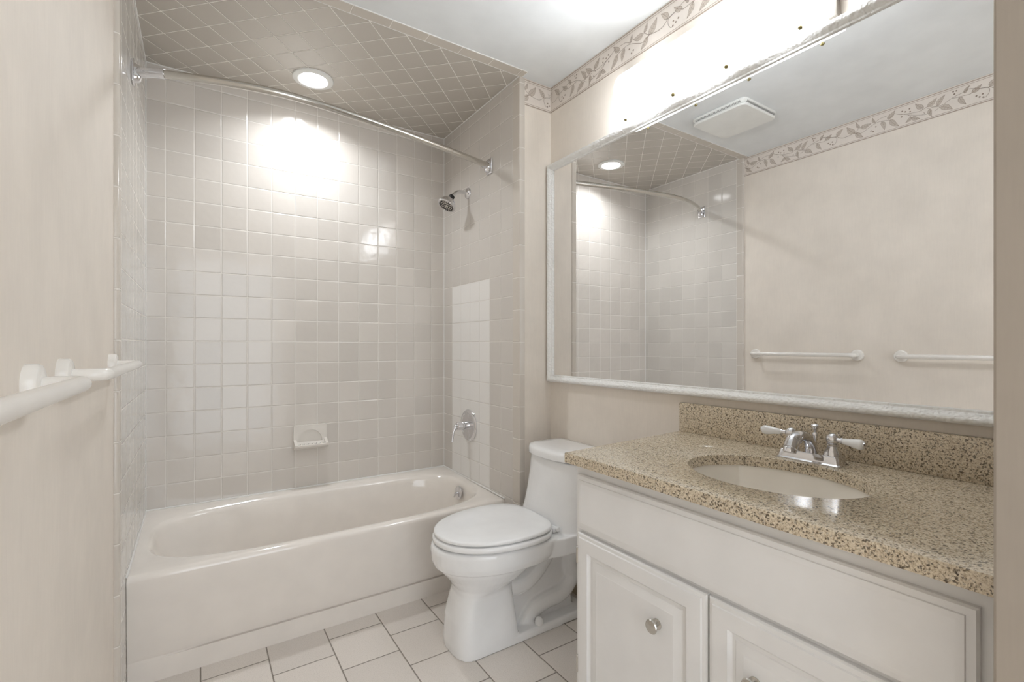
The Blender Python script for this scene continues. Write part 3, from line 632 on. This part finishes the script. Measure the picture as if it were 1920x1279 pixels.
def door(y0, y1, knob_y, hinge_y):
    bm = B(); z0, z1 = 0.118, 0.618
    panel(bm, y0, y1, z0, z1, [(0, VF), (0, F+0.010), (0.003, F+0.006), (0.010, F+0.004), (0.012, F+0.001), (0.017, F), (0.046, F), (0.048, F+0.004), (0.053, F+0.008), (0.060, F+0.008), (0.062, F+0.006), (0.079, F+0.001), (0.081, F)])
    dr = link('door', bm, M['cabinet'], t, 25)
    bm = B(); kx = F+0.001; kz = 0.497
    lathe(bm, (kx, knob_y, kz), (-1, 0, 0), [(0, 0.0125), (0.003, 0.0125), (0.005, 0.009), (0.007, 0.006), (0.013, 0.006), (0.016, 0.011), (0.019, 0.0155), (0.0215, 0.0165), (0.024, 0.015), (0.0255, 0.010), (0.026, 0.0)], 28)
    k = link('knob', bm, M['nickel'], dr, 30); k['label'] = 'round satin nickel knob'
    for hz in (0.55, 0.24):
        bm = B(); lathe(bm, (VF-0.008, hinge_y, hz-0.024), (0, 0, 1), [(0, 0.003), (0.002, 0.0055), (0.046, 0.0055), (0.048, 0.003)], 12); box(bm, VF-0.003, VF, min(hinge_y, hinge_y+0.001), hinge_y+0.008, hz-0.018, hz+0.018); link('hinge', bm, M['nickel'], dr, 30)
door(0.6165, 1.028, 0.742, 1.032)
door(0.200, 0.6125, 0.508, 0.196)
# granite top, with a real elliptical cut-out and slightly out-of-square left end
ZC = 0.841; th = 0.028; ecx, ecy, ea, eb = 1.352, 0.612, 0.163, 0.202
t = thing('vanity_countertop', (1.37, 0.62, ZC-th), 'brown speckled granite countertop with a low matching backsplash', 'countertop')
corners = [(1.080, 0.166), (1.661, 0.166), (1.661, 1.097), (1.076, 1.054)]
def ray_poly(th_):
    c, s = math.cos(th_), math.sin(th_); best = None
    for i in range(4):
        (x0, y0), (x1, y1) = corners[i], corners[(i+1) % 4]; ex, ey = x1-x0, y1-y0; den = c*ey-s*ex
        if abs(den) < 1e-9: continue
        r_ = ((x0-ecx)*ey-(y0-ecy)*ex)/den; u_ = ((x0-ecx)*s-(y0-ecy)*c)/den
        if r_ > 0 and -1e-6 <= u_ <= 1+1e-6 and (best is None or r_ < best): best = r_
    return best
ths2 = sorted(set([round(2*PI*i/72-PI, 6) for i in range(72)] + [math.atan2(y-ecy, x-ecx) for x, y in corners]))
def oring(z, ins=0.0): return [Vector((ecx+(ray_poly(a)-ins)*math.cos(a), ecy+(ray_poly(a)-ins)*math.sin(a), z)) for a in ths2]
def ering(z, g=0.0):
    o_ = []
    for a in ths2:
        r_ = 1/math.sqrt((math.cos(a)/(ea+g))**2+(math.sin(a)/(eb+g))**2); o_.append(Vector((ecx+r_*math.cos(a), ecy+r_*math.sin(a), z)))
    return o_
bm = B(); loft(bm, [ering(ZC-0.001), ering(ZC-th), oring(ZC-th), oring(ZC-0.002), oring(ZC, 0.002), ering(ZC, 0.002), ering(ZC-0.001)], False, False)
link('slab', bm, M['granite'], t, 30)
bm = B(); box(bm, 1.641, XR-0.001, 0.166, 1.096, ZC, 0.943, 0.002); link('backsplash', bm, M['granite'], t, 30)
# sink bowl
t = thing('undermount_sink', (ecx, ecy, 0.66), 'oval cream undermount sink below the granite cut-out', 'sink')
def sr(s_, z, g=0.006):
    return [Vector((ecx+(ea+g)*s_*math.cos(2*PI*i/64), ecy+(eb+g)*s_*math.sin(2*PI*i/64), z)) for i in range(64)]
zt = ZC-th-0.0005
bm = B(); loft(bm, [sr(1.10, zt-0.01), sr(1.10, zt), sr(1.0, zt), sr(0.985, zt-0.012), sr(0.95, zt-0.05), sr(0.86, zt-0.09), sr(0.70, zt-0.12), sr(0.48, zt-0.135), sr(0.2, zt-0.14), sr(0.19, zt-0.152), sr(0.5, zt-0.148), sr(0.74, zt-0.13), sr(0.92, zt-0.10), sr(1.02, zt-0.05), sr(1.04, zt-0.01)], False, False)
bm.faces.ensure_lookup_table(); link('basin', bm, M['sinkwhite'], t, 40)
bm = B(); lathe(bm, (ecx, ecy, zt-0.143), (0, 0, 1), [(0, 0.032), (0.003, 0.032), (0.005, 0.025), (0.003, 0.0)], 28); link('sink_drain', bm, M['chrome'], t, 40)

# ------------------------------------------------------------------ faucet
fx, fy = 1.560, 0.620
t = thing('sink_faucet', (fx, fy, ZC), 'chrome two-handle faucet with white porcelain levers at the back of the sink', 'faucet')
bm = B()
def fb(dx, dy, z, r=0.010): return rrect(fx, fy, dx, dy, r, z, 5)
loft(bm, [fb(0.030, 0.080, ZC+0.0005), fb(0.030, 0.080, ZC+0.003), fb(0.027, 0.076, ZC+0.006), fb(0.024, 0.072, ZC+0.022), fb(0.022, 0.070, ZC+0.025)])
link('base_plate', bm, M['chrome'], t, 25)
for s, dirv in ((1, (-0.25, 1, 0.03)), (-1, (-0.12, -1, -0.04))):
    cy_ = fy+s*0.051; zb = ZC+0.024
    bm = B(); lathe(bm, (fx, cy_, zb), (0, 0, 1), [(0, 0.021), (0.004, 0.0205), (0.012, 0.017), (0.020, 0.0125), (0.024, 0.0115), (0.026, 0.0135), (0.029, 0.0135), (0.031, 0.010)], 28)
    cbell = link('valve_bell', bm, M['chrome'], t, 30)
    hc = Vector((fx, cy_, zb+0.042))
    bm = B(); lathe(bm, hc-Vector((0, 0, 0.013)), (0, 0, 1), [(0, 0.008), (0.004, 0.0125), (0.010, 0.0150), (0.018, 0.0140), (0.024, 0.0095), (0.027, 0.005), (0.028, 0.0)], 28)
    dv = Vector(dirv).normalized()
    lathe(bm, hc+dv*0.010, dv, [(0, 0.0058), (0.010, 0.0055), (0.011, 0.0078), (0.015, 0.0078), (0.016, 0.006)], 20)
    hdl = link('handle_hub', bm, M['chrome'], t, 30)
    bm = B(); lathe(bm, hc+dv*0.0255, dv, [(0, 0.0068), (0.003, 0.0078), (0.016, 0.0092), (0.028, 0.0118), (0.038, 0.0130), (0.044, 0.0118), (0.0475, 0.008), (0.0485, 0.0)], 28)
    l_ = link('lever', bm, M['porcelain'], hdl, 60); l_['label'] = 'white porcelain lever'
    bm = B(); lathe(bm, hc+dv*0.072, dv, [(0, 0.0075), (0.003, 0.0075), (0.005, 0.004), (0.0055, 0)], 18); link('end_cap', bm, M['chrome'], hdl, 40)
sp = smoothpath([(fx+0.004, fy, ZC+0.022), (fx-0.006, fy, ZC+0.046), (fx-0.030, fy, ZC+0.066), (fx-0.062, fy, ZC+0.072), (fx-0.092, fy, ZC+0.064), (fx-0.108, fy, ZC+0.046)], 6)
rads = [0.0165-0.0040*math.sin(PI*min(1, i/22)) for i in range(len(sp))]
bm = B(); tube(bm, sp, rads, 22); lathe(bm, sp[-1]+Vector((0.002, 0, 0.006)), (-0.3, 0, -1), [(0, 0.012), (0.004, 0.0150), (0.016, 0.0150), (0.018, 0.012)], 20); link('spout', bm, M['chrome'], t, 40)
bm = B(); lathe(bm, (fx+0.022, fy, ZC+0.024), (0, 0, 1), [(0, 0.006), (0.030, 0.0035), (0.040, 0.0065), (0.046, 0.0065), (0.050, 0.0038), (0.058, 0.006), (0.063, 0.0095), (0.069, 0.0095), (0.072, 0.006), (0.073, 0)], 20); link('lift_rod', bm, M['chrome'], t, 40)
